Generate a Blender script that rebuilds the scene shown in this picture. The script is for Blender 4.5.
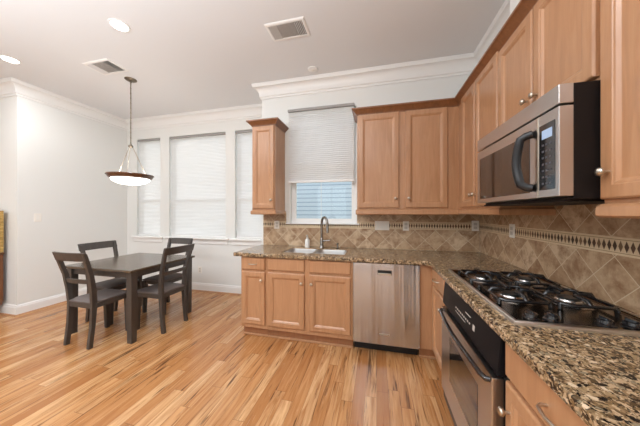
import bpy, bmesh, math, random
from mathutils import Vector, Matrix
R = math.radians
random.seed(4)
for o in list(bpy.data.objects):
    bpy.data.objects.remove(o, do_unlink=True)
scene = bpy.context.scene
C = scene.collection

# ------------------------------------------------------------------ camera
HEAD = 0.2362
cam_d = bpy.data.cameras.new('camera'); cam = bpy.data.objects.new('camera', cam_d); C.objects.link(cam)
cam.location = (0, 0, 1.35); cam.rotation_euler = (R(90), 0, HEAD)
cam_d.sensor_width = 36; cam_d.lens = 235.38 / 640 * 36; cam_d.shift_y = -0.8 / 640
cam_d.clip_start = 0.02
scene.camera = cam

# ------------------------------------------------------------------ world, exposure
w = bpy.data.worlds.new('sky'); scene.world = w; w.use_nodes = True
nt = w.node_tree; nt.nodes.clear()
wo = nt.nodes.new('ShaderNodeOutputWorld'); bg = nt.nodes.new('ShaderNodeBackground')
bg.inputs[0].default_value = (0.96, 0.98, 1.0, 1); bg.inputs[1].default_value = 1.75
nt.links.new(bg.outputs[0], wo.inputs[0])
vs = scene.view_settings
vs.view_transform = 'Standard'; vs.look = 'None'; vs.gamma = 1; vs.use_curve_mapping = False
vs.exposure = 0.17
CAN_W = 10.0         # recessed lights
CAN_COL = (0.94, 0.97, 1.0)
PENDANT_E = 5.0

bl = bpy.data.lights.new('added_ceiling_fill', 'AREA'); bl.shape = 'RECTANGLE'; bl.size = 3.2; bl.size_y = 1.6; bl.energy = 185; bl.color = (0.88, 0.95, 1.0)  # upward fill light added behind the camera to brighten the ceiling, no visible source
bo = bpy.data.objects.new('added_ceiling_fill', bl); C.objects.link(bo); bo.location = (-1.8, -0.7, 1.95); bo.rotation_euler = (R(180), 0, 0)

# ------------------------------------------------------------------ room numbers
XR, YB, YD, XL, XE, YL, HC = 1.101, 2.9116, 3.4497, -4.557, -1.5086, 2.0593, 3.045
XFAR, YREAR = -7.5, -4.0

# ------------------------------------------------------------------ helpers
def tag(o, label=None, cat=None, group=None, kind=None):
    if label: o['label'] = label
    if cat: o['category'] = cat
    if group: o['group'] = group
    if kind: o['kind'] = kind
    return o

def empty(name, loc=(0, 0, 0), rz=0, label=None, cat=None, group=None, kind=None):
    o = bpy.data.objects.new(name, None); C.objects.link(o)
    o.empty_display_size = 0.1
    o.location = loc; o.rotation_euler = (0, 0, rz)
    return tag(o, label, cat, group, kind)

class MB:
    def __init__(s): s.bm = bmesh.new()
    def box(s, x0, x1, y0, y1, z0, z1):
        v = [s.bm.verts.new(p) for p in ((x0,y0,z0),(x1,y0,z0),(x1,y1,z0),(x0,y1,z0),(x0,y0,z1),(x1,y0,z1),(x1,y1,z1),(x0,y1,z1))]
        for f in ((0,3,2,1),(4,5,6,7),(0,1,5,4),(1,2,6,5),(2,3,7,6),(3,0,4,7)):
            s.bm.faces.new([v[i] for i in f])
        return s
    def hexa(s, bot, top):
        v = [s.bm.verts.new(p) for p in bot] + [s.bm.verts.new(p) for p in top]
        for f in ((3,2,1,0),(4,5,6,7),(0,1,5,4),(1,2,6,5),(2,3,7,6),(3,0,4,7)):
            s.bm.faces.new([v[i] for i in f])
        return s
    def tube(s, pts, rad, seg=12, cap=True, flat=None):
        """sweep a circle (or flat=(a,b) ellipse) along pts; rad number or list"""
        pts = [Vector(p) for p in pts]; n = len(pts); rings = []
        prev = None
        for i, p in enumerate(pts):
            t = (pts[min(i+1, n-1)] - pts[max(i-1, 0)]).normalized()
            if prev is None:
                up = Vector((0, 0, 1)) if abs(t.z) < 0.9 else Vector((1, 0, 0))
                a = t.cross(up).normalized()
            else:
                a = (prev - t * prev.dot(t)).normalized()
            prev = a; b = t.cross(a)
            r = rad[i] if isinstance(rad, (list, tuple)) else rad
            fa, fb = flat if flat else (1, 1)
            rings.append([s.bm.verts.new(p + a * (math.cos(2*math.pi*k/seg) * r * fa) + b * (math.sin(2*math.pi*k/seg) * r * fb)) for k in range(seg)])
        for i in range(n - 1):
            for k in range(seg):
                s.bm.faces.new((rings[i][k], rings[i][(k+1) % seg], rings[i+1][(k+1) % seg], rings[i+1][k]))
        if cap:
            s.bm.faces.new(list(reversed(rings[0]))); s.bm.faces.new(rings[-1])
        return s
    def lathe(s, prof, seg=32, c=(0, 0, 0), axis='z'):
        """prof: list of (r, h)"""
        rings = []
        for r, h in prof:
            if r < 1e-6:
                q = [(0, 0, h)]
            else:
                q = [(r * math.cos(2*math.pi*k/seg), r * math.sin(2*math.pi*k/seg), h) for k in range(seg)]
            out = []
            for (x, y, z) in q:
                if axis == 'y': x, y, z = x, -z, y      # h grows towards -y
                elif axis == 'x': x, y, z = z, x, y
                out.append(s.bm.verts.new((x + c[0], y + c[1], z + c[2])))
            rings.append(out)
        for a, b in zip(rings, rings[1:]):
            for k in range(seg):
                k2 = (k + 1) % seg
                if len(a) == 1 and len(b) == 1: continue
                if len(a) == 1: s.bm.faces.new((a[0], b[k2], b[k]))
                elif len(b) == 1: s.bm.faces.new((a[k], a[k2], b[0]))
                else: s.bm.faces.new((a[k], a[k2], b[k2], b[k]))
        return s
    def prism(s, poly, fn, t0, t1):
        """poly: 2D outline, fn(u,v,t)->xyz"""
        a = [s.bm.verts.new(fn(u, v, t0)) for u, v in poly]; b = [s.bm.verts.new(fn(u, v, t1)) for u, v in poly]
        n = len(poly)
        s.bm.faces.new(a); s.bm.faces.new(list(reversed(b)))
        for i in range(n): s.bm.faces.new((a[i], b[i], b[(i+1) % n], a[(i+1) % n]))
        return s
    def sweep(s, path, prof, closed=False):
        """path: xy points at which a vertical-plane profile (out, z) is mitred; out is to the LEFT of travel"""
        n = len(path); rings = []
        for i in range(n):
            p = Vector(path[i])
            d0 = (Vector(path[i]) - Vector(path[i-1])).normalized() if i > 0 else None
            d1 = (Vector(path[i+1]) - Vector(path[i])).normalized() if i < n-1 else None
            if d0 is None: d0 = d1
            if d1 is None: d1 = d0
            n0 = Vector((-d0.y, d0.x)); n1 = Vector((-d1.y, d1.x))
            m = (n0 + n1); m = m / max(1e-6, m.dot(n0)) 
            rings.append([s.bm.verts.new((p.x + m.x*o, p.y + m.y*o, z)) for o, z in prof])
        k = len(prof)
        for a, b in zip(rings, rings[1:]):
            for i in range(k):
                s.bm.faces.new((a[i], a[(i+1) % k], b[(i+1) % k], b[i]))
        s.bm.faces.new(list(reversed(rings[0]))); s.bm.faces.new(rings[-1])
        return s
    def panel(s, x0, x1, z0, z1, rings, y=0.0):
        """raised panel: rings (inset, height towards -y), back closed"""
        rr = []
        for ins, h in rings:
            rr.append([s.bm.verts.new(p) for p in ((x0+ins, y-h, z0+ins), (x1-ins, y-h, z0+ins), (x1-ins, y-h, z1-ins), (x0+ins, y-h, z1-ins))])
        for a, b in zip(rr, rr[1:]):
            for i in range(4):
                s.bm.faces.new((a[i], a[(i+1) % 4], b[(i+1) % 4], b[i]))
        s.bm.faces.new(rr[-1]); s.bm.faces.new(list(reversed(rr[0])))
        return s
    def build(s, name, mat, parent=None, bevel=0, smooth=None, seg=2, sub=0):
        bmesh.ops.recalc_face_normals(s.bm, faces=s.bm.faces)
        me = bpy.data.meshes.new(name); s.bm.to_mesh(me); s.bm.free()
        o = bpy.data.objects.new(name, me); C.objects.link(o)
        if mat: me.materials.append(mat)
        if parent: o.parent = parent
        if smooth is not None:
            for p in me.polygons: p.use_smooth = True
            try: me.set_sharp_from_angle(angle=R(smooth))
            except Exception: pass
        if bevel:
            m = o.modifiers.new('bevel', 'BEVEL'); m.width = bevel; m.segments = seg; m.limit_method = 'ANGLE'; m.angle_limit = R(30)
            m.harden_normals = False
        if sub:
            m = o.modifiers.new('sub', 'SUBSURF'); m.levels = sub; m.render_levels = sub
        return o

def copy_tree(o, parent=None):
    c = o.copy(); C.objects.link(c)
    if parent: c.parent = parent
    for ch in list(o.children): copy_tree(ch, c)
    return c

def struct(name, mb, mat, **k):
    return tag(mb.build(name, mat, **k), kind='structure')

# ------------------------------------------------------------------ materials
class NT:
    def __init__(s, name):
        s.m = bpy.data.materials.new(name); s.m.use_nodes = True; s.t = s.m.node_tree
        s.b = s.t.nodes['Principled BSDF']; s.o = s.t.nodes['Material Output']
    def n(s, typ, **k):
        x = s.t.nodes.new(typ)
        for a, b in k.items(): setattr(x, a, b)
        return x
    def l(s, a, b): s.t.links.new(a, b)
    def math(s, op, a, b=None, c=None):
        x = s.n('ShaderNodeMath', operation=op)
        for i, v in enumerate((a, b, c)):
            if v is None: continue
            if isinstance(v, (int, float)): x.inputs[i].default_value = v
            else: s.l(v, x.inputs[i])
        return x.outputs[0]
    def sep(s, vec):
        x = s.n('ShaderNodeSeparateXYZ'); s.l(vec, x.inputs[0]); return x.outputs
    def comb(s, a, b, c=0.0):
        x = s.n('ShaderNodeCombineXYZ')
        for i, v in enumerate((a, b, c)):
            if isinstance(v, (int, float)): x.inputs[i].default_value = v
            else: s.l(v, x.inputs[i])
        return x.outputs[0]
    def obj(s): return s.n('ShaderNodeTexCoord').outputs['Object']
    def scale(s, vec, sc):
        x = s.n('ShaderNodeMapping'); s.l(vec, x.inputs[0]); x.inputs['Scale'].default_value = sc; return x.outputs[0]
    def noise(s, vec, scale, detail=3, rough=0.5, dist=0.0):
        x = s.n('ShaderNodeTexNoise'); x.inputs['Scale'].default_value = scale; x.inputs['Detail'].default_value = detail
        x.inputs['Roughness'].default_value = rough; x.inputs['Distortion'].default_value = dist
        if vec is not None: s.l(vec, x.inputs['Vector'])
        return x.outputs
    def ramp(s, fac, stops, mode='LINEAR'):
        x = s.n('ShaderNodeValToRGB'); cr = x.color_ramp; cr.interpolation = mode
        while len(cr.elements) < len(stops): cr.elements.new(0.5)
        for e, (p, c) in zip(cr.elements, stops):
            e.position = p; e.color = (*c, 1) if len(c) == 3 else c
        s.l(fac, x.inputs[0]); return x.outputs[0]
    def mix(s, fac, a, b, mode='MIX'):
        x = s.n('ShaderNodeMix', data_type='RGBA', blend_type=mode)
        if isinstance(fac, (int, float)): x.inputs[0].default_value = fac
        else: s.l(fac, x.inputs[0])
        for i, v in ((6, a), (7, b)):
            if isinstance(v, tuple): x.inputs[i].default_value = (*v, 1) if len(v) == 3 else v
            else: s.l(v, x.inputs[i])
        return x.outputs[2]
    def bump(s, h, strength=0.3, dist=0.002):
        x = s.n('ShaderNodeBump'); x.inputs['Strength'].default_value = strength; x.inputs['Distance'].default_value = dist
        s.l(h, x.inputs['Height']); s.l(x.outputs[0], s.b.inputs['Normal'])
    def col(s, v):
        if isinstance(v, tuple): s.b.inputs['Base Color'].default_value = (*v, 1)
        else: s.l(v, s.b.inputs['Base Color'])
    def set(s, **k):
        for a, v in k.items(): s.b.inputs[a.replace('_', ' ')].default_value = v
        return s

def srgb(r, g, b):
    f = lambda c: (c/255/12.92) if c/255 <= 0.04045 else ((c/255+0.055)/1.055)**2.4
    return (f(r), f(g), f(b))

def plain(name, col, rough=0.5, metal=0.0, **k):
    m = NT(name); m.set(Roughness=rough, Metallic=metal)
    o = m.obj(); nz = m.noise(o, 18, 2)[0]
    dk = tuple(c*0.94 for c in col)
    m.col(m.mix(nz, dk, col)); m.set(**k)
    return m.m

def paint(name, col, rough=0.6):
    m = NT(name); m.set(Roughness=rough)
    o = m.obj(); nz = m.noise(o, 90, 3)[0]; m.bump(nz, 0.06, 0.001)
    big = m.noise(o, 0.8, 2)[0]
    m.col(m.mix(big, tuple(c*0.97 for c in col), col))
    return m.m

M = {}
M['wall'] = paint('wall_paint', srgb(231, 231, 228))
M['ceiling'] = paint('ceiling_paint', srgb(228, 229, 231), 0.7)
M['trim'] = paint('trim_paint', srgb(238, 237, 235), 0.35)

def wood(name, c0, c1, c2, rough=0.32, gx=1.0):
    m = NT(name); m.set(Roughness=rough)
    o = m.obj()
    info = m.n('ShaderNodeObjectInfo')
    off = m.n('ShaderNodeVectorMath', operation='ADD'); m.l(o, off.inputs[0])
    k = m.n('ShaderNodeVectorMath', operation='SCALE'); k.inputs[0].default_value = (7, 3, 5); m.l(info.outputs['Random'], k.inputs['Scale']); m.l(k.outputs[0], off.inputs[1])
    v = m.scale(off.outputs[0], (14*gx, 14*gx, 1.3))
    n1 = m.noise(v, 1.6, 6, 0.6, 1.2)[0]
    v2 = m.scale(off.outputs[0], (60, 60, 3)); n2 = m.noise(v2, 2.2, 4, 0.6)[0]
    n3 = m.noise(off.outputs[0], 5, 3, 0.6)[0]
    c = m.ramp(n1, [(0.25, c0), (0.5, c1), (0.78, c2)])
    c = m.mix(m.math('MULTIPLY', n2, 0.35), c, c0)
    c = m.mix(m.math('MULTIPLY', n3, 0.30), c, c2)
    r = m.mix(m.math('MULTIPLY', info.outputs['Random'], 0.22), c, c1)
    m.col(r); m.bump(n2, 0.05, 0.001)
    m.set(Coat_Weight=0.25, Coat_Roughness=0.25)
    return m.m
M['maple'] = wood('maple_cabinet_wood', srgb(160, 114, 78), srgb(181, 133, 95), srgb(195, 151, 114))
M['maple_dark'] = wood('maple_crown_wood', srgb(104, 64, 38), srgb(130, 84, 52), srgb(150, 102, 66))
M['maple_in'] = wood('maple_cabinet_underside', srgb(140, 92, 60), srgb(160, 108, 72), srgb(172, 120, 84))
M['espresso'] = wood('grey_brown_furniture_wood', srgb(56, 50, 47), srgb(66, 60, 56), srgb(78, 71, 66), 0.4)
M['table_top'] = wood('table_top_wood', srgb(76, 64, 54), srgb(88, 76, 64), srgb(100, 88, 74), 0.25)
M['walnut'] = wood('walnut_ring_wood', srgb(74, 46, 28), srgb(98, 62, 38), srgb(120, 80, 50), 0.3)
M['console'] = wood('console_wood', srgb(92, 54, 30), srgb(118, 72, 42), srgb(136, 88, 54), 0.35)

def floor_mat():
    m = NT('oak_floor'); o = m.obj(); x, y, z = m.sep(o)
    W, L = 0.083, 0.95
    xs = m.math('DIVIDE', x, W); row = m.math('FLOOR', xs)
    wn = m.n('ShaderNodeTexWhiteNoise', noise_dimensions='1D'); m.l(row, wn.inputs['W'])
    ys = m.math('ADD', m.math('DIVIDE', y, L), m.math('MULTIPLY', wn.outputs[0], 7.0)); idx = m.math('FLOOR', ys)
    wn2 = m.n('ShaderNodeTexWhiteNoise', noise_dimensions='2D'); m.l(m.comb(row, idx), wn2.inputs['Vector'])
    rnd = wn2.outputs[0]
    base = m.ramp(rnd, [(0.0, srgb(170, 116, 70)), (0.22, srgb(190, 136, 86)), (0.5, srgb(202, 150, 100)), (0.8, srgb(214, 168, 118)), (1.0, srgb(224, 182, 134))])
    gv = m.comb(m.math('MULTIPLY', x, 16.0), m.math('ADD', m.math('MULTIPLY', y, 1.1), m.math('MULTIPLY', rnd, 37.0)), m.math('MULTIPLY', rnd, 11.0))
    g1 = m.noise(gv, 1.5, 6, 0.62, 1.4)[0]
    gv2 = m.comb(m.math('MULTIPLY', x, 90.0), m.math('MULTIPLY', y, 4.0), rnd)
    g2 = m.noise(gv2, 1.2, 4, 0.6)[0]
    c = m.mix(m.ramp(g1, [(0.38, (0, 0, 0)), (0.68, (0.85, 0.85, 0.85))]), base, srgb(158, 100, 54))
    c = m.mix(m.math('MULTIPLY', g2, 0.28), c, srgb(150, 98, 56))
    st = m.noise(m.comb(m.math('MULTIPLY', x, 34.0), m.math('ADD', m.math('MULTIPLY', y, 1.9), m.math('MULTIPLY', rnd, 53.0)), m.math('MULTIPLY', rnd, 5.0)), 1.0, 5, 0.6, 0.8)[0]
    c = m.mix(m.ramp(st, [(0.565, (0, 0, 0)), (0.675, (0.9, 0.9, 0.9))]), c, srgb(84, 52, 30))
    fx = m.math('FRACT', xs); fy = m.math('FRACT', ys)
    ex = m.math('LESS_THAN', m.math('MINIMUM', fx, m.math('SUBTRACT', 1.0, fx)), 0.014)
    ey = m.math('LESS_THAN', m.math('MINIMUM', fy, m.math('SUBTRACT', 1.0, fy)), 0.0016)
    e = m.math('MAXIMUM', ex, ey)
    c = m.mix(m.math('MULTIPLY', e, 0.55), c, srgb(92, 56, 32))
    m.col(c)
    rg = m.n('ShaderNodeMapRange'); m.l(g2, rg.inputs[0]); rg.inputs[3].default_value = 0.18; rg.inputs[4].default_value = 0.32
    m.l(rg.outputs[0], m.b.inputs['Roughness'])
    h = m.math('SUBTRACT', m.math('MULTIPLY', g2, 0.25), e); m.bump(h, 0.15, 0.001)
    m.set(Specular_IOR_Level=0.5)
    return m.m
M['floor'] = floor_mat()

def granite():
    m = NT('granite'); o = m.obj()
    nz = m.noise(o, 22, 3, 0.6)
    d = m.n('ShaderNodeVectorMath', operation='SCALE'); d.inputs['Scale'].default_value = 0.035; m.l(nz[1], d.inputs[0])
    a = m.n('ShaderNodeVectorMath', operation='ADD'); m.l(o, a.inputs[0]); m.l(d.outputs[0], a.inputs[1])
    sc = m.scale(a.outputs[0], (1, 0.92, 1))
    v = m.n('ShaderNodeTexVoronoi'); v.inputs['Scale'].default_value = 74; m.l(sc, v.inputs['Vector'])
    v2 = m.n('ShaderNodeTexVoronoi'); v2.inputs['Scale'].default_value = 190; m.l(sc, v2.inputs['Vector'])
    r1 = m.sep(v.outputs['Color'])[0]; r2 = m.sep(v2.outputs['Color'])[1]
    c1 = m.ramp(r1, [(0.0, srgb(34, 29, 26)), (0.16, srgb(90, 72, 50)), (0.28, srgb(122, 98, 68)), (0.44, srgb(158, 132, 98)), (0.62, srgb(186, 158, 124)), (0.8, srgb(140, 126, 102)), (0.93, srgb(214, 190, 160))], 'CONSTANT')
    c2 = m.ramp(r2, [(0.0, srgb(30, 28, 26)), (0.2, srgb(84, 64, 46)), (0.4, srgb(150, 120, 88)), (0.75, srgb(196, 168, 134))], 'CONSTANT')
    edge = m.n('ShaderNodeTexVoronoi', feature='DISTANCE_TO_EDGE'); edge.inputs['Scale'].default_value = 74; m.l(sc, edge.inputs['Vector'])
    ed = m.ramp(edge.outputs[0], [(0.0, (1, 1, 1)), (0.10, (0.6, 0.6, 0.6)), (0.2, (0, 0, 0))])
    c = m.mix(ed, c1, c2)
    blk = m.noise(o, 48, 4, 0.65)[0]
    c = m.mix(m.ramp(blk, [(0.58, (0, 0, 0)), (0.64, (0.8, 0.8, 0.8))]), c, srgb(38, 33, 30))
    m.col(c); m.set(Roughness=0.16, Specular_IOR_Level=0.5)
    return m.m
M['granite'] = granite()

def tile(name, axis, u0, v0, P=0.22):
    m = NT(name); o = m.obj(); s_ = m.sep(o); u = s_[axis]; v = s_[2]
    du = m.math('SUBTRACT', u, u0); dv = m.math('SUBTRACT', v, v0)
    a = m.math('DIVIDE', m.math('ADD', du, dv), P); b = m.math('DIVIDE', m.math('SUBTRACT', du, dv), P)
    fa = m.math('FRACT', a); fb = m.math('FRACT', b)
    e = m.math('MINIMUM', m.math('MINIMUM', fa, m.math('SUBTRACT', 1.0, fa)), m.math('MINIMUM', fb, m.math('SUBTRACT', 1.0, fb)))
    g = m.math('LESS_THAN', e, 0.013)
    wn = m.n('ShaderNodeTexWhiteNoise', noise_dimensions='2D'); m.l(m.comb(m.math('FLOOR', a), m.math('FLOOR', b)), wn.inputs['Vector'])
    base = m.ramp(wn.outputs[0], [(0.0, srgb(166, 136, 106)), (0.35, srgb(182, 152, 120)), (0.7, srgb(196, 168, 136)), (1.0, srgb(208, 184, 154))])
    sh = m.n('ShaderNodeVectorMath', operation='ADD'); m.l(o, sh.inputs[0]); m.l(m.comb(wn.outputs[0], wn.outputs[0], wn.outputs[0]), sh.inputs[1])
    n1 = m.noise(sh.outputs[0], 9, 6, 0.7, 0.3)[0]
    c = m.mix(m.ramp(n1, [(0.42, (0, 0, 0)), (0.62, (0.9, 0.9, 0.9))]), base, srgb(138, 100, 68))
    n2 = m.noise(sh.outputs[0], 26, 4, 0.6)[0]
    c = m.mix(m.ramp(n2, [(0.52, (0, 0, 0)), (0.74, (0.4, 0.4, 0.4))]), c, srgb(214, 192, 162))
    c = m.mix(g, c, srgb(208, 190, 162)); m.col(c)
    m.set(Roughness=0.38)
    h = m.math('SUBTRACT', m.math('MULTIPLY', n1, 0.3), g); m.bump(h, 0.35, 0.002)
    return m.m
M['tile_b'] = tile('travertine_back', 0, 0.76, 1.03)
M['tile_r'] = tile('travertine_right', 1, 1.515, 1.03)
M['tile_bu'] = tile('travertine_back_upper', 0, 0.76, 1.345)
M['tile_ru'] = tile('travertine_right_upper', 1, 1.53, 1.345)

def border(name, axis, zc=1.1925, P=0.0272):
    m = NT(name); o = m.obj(); s_ = m.sep(o); u = s_[axis]; v = s_[2]
    us = m.math('DIVIDE', u, P); f = m.math('ABSOLUTE', m.math('SUBTRACT', m.math('FRACT', us), 0.5))
    dv = m.math('ABSOLUTE', m.math('DIVIDE', m.math('SUBTRACT', v, zc), 0.027))
    ins = m.math('LESS_THAN', m.math('ADD', m.math('DIVIDE', f, 0.40), dv), 1.0)
    wn = m.n('ShaderNodeTexWhiteNoise', noise_dimensions='1D'); m.l(m.math('FLOOR', us), wn.inputs['W'])
    dk = m.ramp(wn.outputs[0], [(0.0, srgb(58, 40, 28)), (0.6, srgb(92, 62, 42)), (1.0, srgb(140, 112, 84))])
    nz = m.noise(o, 40, 3)[0]
    bg_ = m.mix(nz, srgb(206, 184, 150), srgb(226, 206, 174))
    c = m.mix(ins, bg_, dk)
    edge = m.math('LESS_THAN', m.math('ABSOLUTE', m.math('SUBTRACT', m.math('ABSOLUTE', m.math('SUBTRACT', v, zc)), 0.031)), 0.0014)
    c = m.mix(edge, c, srgb(150, 124, 94)); m.col(c); m.set(Roughness=0.4)
    return m.m
M['border_b'] = border('border_back', 0); M['border_r'] = border('border_right', 1)

def steel(name, stretch, col=srgb(196, 192, 188), rough=0.3, wave=None):
    m = NT(name); o = m.obj(); v = m.scale(o, stretch)
    n = m.noise(v, 1.0, 3, 0.6)[0]
    m.col(m.mix(n, tuple(c*0.96 for c in col), col)); m.set(Metallic=1.0)
    rg = m.n('ShaderNodeMapRange'); m.l(n, rg.inputs[0]); rg.inputs[3].default_value = rough*0.95; rg.inputs[4].default_value = rough*1.08
    m.l(rg.outputs[0], m.b.inputs['Roughness'])
    if wave:
        wv = m.noise(m.scale(o, wave), 1.0, 2, 0.5)[0]; m.bump(wv, 0.6, 0.02)
    
    return m.m
M['steel_v'] = steel('brushed_steel_vertical', (60, 60, 0.8), srgb(200, 203, 208), 0.22, (9, 9, 0.35))
M['steel_h'] = steel('brushed_steel_horizontal', (1.0, 14, 14), srgb(204, 202, 200), 0.28)
M['steel_hy'] = steel('brushed_steel_across', (18, 1.0, 18), srgb(206, 202, 198), 0.24)
M['rim_steel'] = plain('polished_rim_steel', srgb(226, 222, 218), 0.30, 1.0)
M['pan_steel'] = plain('cooktop_pan_steel', srgb(132, 118, 106), 0.14, 1.0)
M['sink_steel'] = steel('sink_steel', (40, 40, 40), srgb(214, 214, 214), 0.3)
M['nickel'] = plain('satin_nickel', srgb(200, 190, 176), 0.28, 1.0)
M['bronze'] = plain('aged_nickel', srgb(122, 112, 98), 0.35, 1.0)
M['chrome'] = plain('faucet_nickel', srgb(150, 146, 142), 0.25, 1.0)
M['black'] = plain('black_enamel', (0.012, 0.012, 0.013), 0.28)
M['black_gloss'] = plain('black_glass', (0.012, 0.011, 0.012), 0.08, 0.0, Coat_Weight=0.6, Coat_Roughness=0.05)
M['black_panel'] = plain('dark_brown_side_panel', (0.010, 0.007, 0.0065), 0.5, 0.0, Specular_IOR_Level=0.2)
M['panel_black'] = plain('oven_panel_black', (0.010, 0.009, 0.010), 0.35, 0.0, Specular_IOR_Level=0.05)
M['handle_black'] = plain('handle_black', (0.012, 0.012, 0.014), 0.35)
M['key_grey'] = plain('dim_key_grey', srgb(78, 78, 84), 0.5)
M['iron'] = plain('cast_iron', (0.010, 0.011, 0.013), 0.22, 0.0, Coat_Weight=0.5, Coat_Roughness=0.2)
M['glass_dark'] = plain('tinted_oven_glass', (0.022, 0.017, 0.014), 0.07, 0.0, Coat_Weight=0.6, Coat_Roughness=0.03, Specular_IOR_Level=0.6)
M['seat'] = plain('grey_seat_fabric', srgb(108, 98, 94), 0.75)
M['plastic'] = plain('white_plastic', srgb(240, 236, 228), 0.4)
M['grey_plastic'] = plain('light_grey_plastic', srgb(205, 200, 192), 0.45)
M['rail_grey'] = plain('shade_rail_grey', srgb(160, 157, 154), 0.5)
M['white_gloss'] = plain('white_bottle', srgb(238, 236, 230), 0.3)
M['vent'] = plain('vent_metal', srgb(222, 220, 218), 0.5)
M['vent_dark'] = plain('vent_inside', srgb(130, 126, 122), 0.7)
M['cap'] = plain('burner_cap', (0.02, 0.02, 0.02), 0.35)
M['tan'] = None
m = NT('gilt_woven'); o_ = m.obj(); nz = m.noise(m.scale(o_, (10, 10, 60)), 1.5, 4)[0]
m.col(m.ramp(nz, [(0.3, srgb(136, 104, 52)), (0.6, srgb(192, 158, 92)), (0.8, srgb(210, 180, 116))])); m.set(Roughness=0.5); M['tan'] = m.m

def emis(name, col, st):
    m = NT(name); m.col(col); m.b.inputs['Emission Color'].default_value = (*col, 1); m.set(Emission_Strength=st, Roughness=0.4)
    nz = m.noise(m.obj(), 6, 2)[0]; m.col(m.mix(nz, tuple(c*.97 for c in col), col)); return m.m
M['can'] = emis('can_lens', (1.0, 0.96, 0.90), 14)
M['bowl'] = emis('pendant_bowl_glass', (1.0, 0.97, 0.92), PENDANT_E)
M['lcd'] = emis('display_blue', srgb(150, 172, 200), 0.35)

def shade(name, dens=0.5, clear=0.10):
    m = NT(name); o = m.obj(); z = m.sep(o)[2]
    nz = m.noise(m.scale(o, (2.0, 2.0, 40)), 1.2, 3, 0.5, 0.5)[0]
    c = m.mix(nz, srgb(226, 225, 223), srgb(240, 239, 238))
    df = m.n('ShaderNodeBsdfDiffuse'); tr = m.n('ShaderNodeBsdfTranslucent'); mx = m.n('ShaderNodeMixShader'); mx.inputs[0].default_value = dens
    m.l(c, df.inputs[0]); m.l(c, tr.inputs[0]); m.l(df.outputs[0], mx.inputs[1]); m.l(tr.outputs[0], mx.inputs[2])
    tp = m.n('ShaderNodeBsdfTransparent'); m2 = m.n('ShaderNodeMixShader'); m2.inputs[0].default_value = clear
    m.l(mx.outputs[0], m2.inputs[1]); m.l(tp.outputs[0], m2.inputs[2])
    m.l(m2.outputs[0], m.o.inputs[0]); return m.m
M['shade'] = shade('pleated_shade_fabric', 0.30)
M['shade_k'] = shade('pleated_shade_fabric_kitchen', 0.30, 0.05)

m = NT('window_glass'); gl = m.n('ShaderNodeBsdfGlossy'); gl.inputs['Roughness'].default_value = 0.02
tp = m.n('ShaderNodeBsdfTransparent'); tp.inputs[0].default_value = (0.97, 0.985, 0.98, 1); mx = m.n('ShaderNodeMixShader'); mx.inputs[0].default_value = 0.06
m.l(tp.outputs[0], mx.inputs[1]); m.l(gl.outputs[0], mx.inputs[2]); m.l(mx.outputs[0], m.o.inputs[0]); M['glass'] = m.m

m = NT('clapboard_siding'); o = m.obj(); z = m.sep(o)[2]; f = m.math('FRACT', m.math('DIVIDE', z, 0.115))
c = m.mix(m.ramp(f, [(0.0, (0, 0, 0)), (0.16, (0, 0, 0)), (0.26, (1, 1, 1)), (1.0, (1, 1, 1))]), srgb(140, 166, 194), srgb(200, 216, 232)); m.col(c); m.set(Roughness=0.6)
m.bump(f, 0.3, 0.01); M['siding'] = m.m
M['ground'] = plain('outside_ground', srgb(120, 130, 100), 0.9)

# ------------------------------------------------------------------ structure
T = 0.14
struct('floor', MB().box(XFAR, XR+T, YREAR, YD+T, -0.1, 0), M['floor'])
struct('ceiling', MB().box(XFAR-T, XR+T, YREAR-T, YD+T, HC, HC+0.12), M['ceiling'])

def wall_with_holes(name, x0, x1, y0, y1, z0, z1, holes, mat):
    """wall facing -y, running along x; holes (hx0,hx1,hz0,hz1)"""
    xs = sorted({x0, x1, *[h[0] for h in holes], *[h[1] for h in holes]})
    zs = sorted({z0, z1, *[h[2] for h in holes], *[h[3] for h in holes]})
    mb = MB(); bm = mb.bm
    def solid(i, j):
        if i < 0 or j < 0 or i >= len(xs)-1 or j >= len(zs)-1: return False
        cx, cz = (xs[i]+xs[i+1])/2, (zs[j]+zs[j+1])/2
        return not any(h[0] < cx < h[1] and h[2] < cz < h[3] for h in holes)
    vc = {}
    def V(x, y, z):
        k = (round(x, 5), round(y, 5), round(z, 5))
        if k not in vc: vc[k] = bm.verts.new(k)
        return vc[k]
    for i in range(len(xs)-1):
        for j in range(len(zs)-1):
            if not solid(i, j): continue
            a, b, c_, d = xs[i], xs[i+1], zs[j], zs[j+1]
            bm.faces.new((V(a,y0,c_), V(b,y0,c_), V(b,y0,d), V(a,y0,d)))
            bm.faces.new((V(a,y1,d), V(b,y1,d), V(b,y1,c_), V(a,y1,c_)))
            if not solid(i-1, j): bm.faces.new((V(a,y0,c_), V(a,y0,d), V(a,y1,d), V(a,y1,c_)))
            if not solid(i+1, j): bm.faces.new((V(b,y0,c_), V(b,y1,c_), V(b,y1,d), V(b,y0,d)))
            if not solid(i, j-1): bm.faces.new((V(a,y0,c_), V(a,y1,c_), V(b,y1,c_), V(b,y0,c_)))
            if not solid(i, j+1): bm.faces.new((V(a,y0,d), V(b,y0,d), V(b,y1,d), V(a,y1,d)))
    return struct(name, mb, mat)

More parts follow.
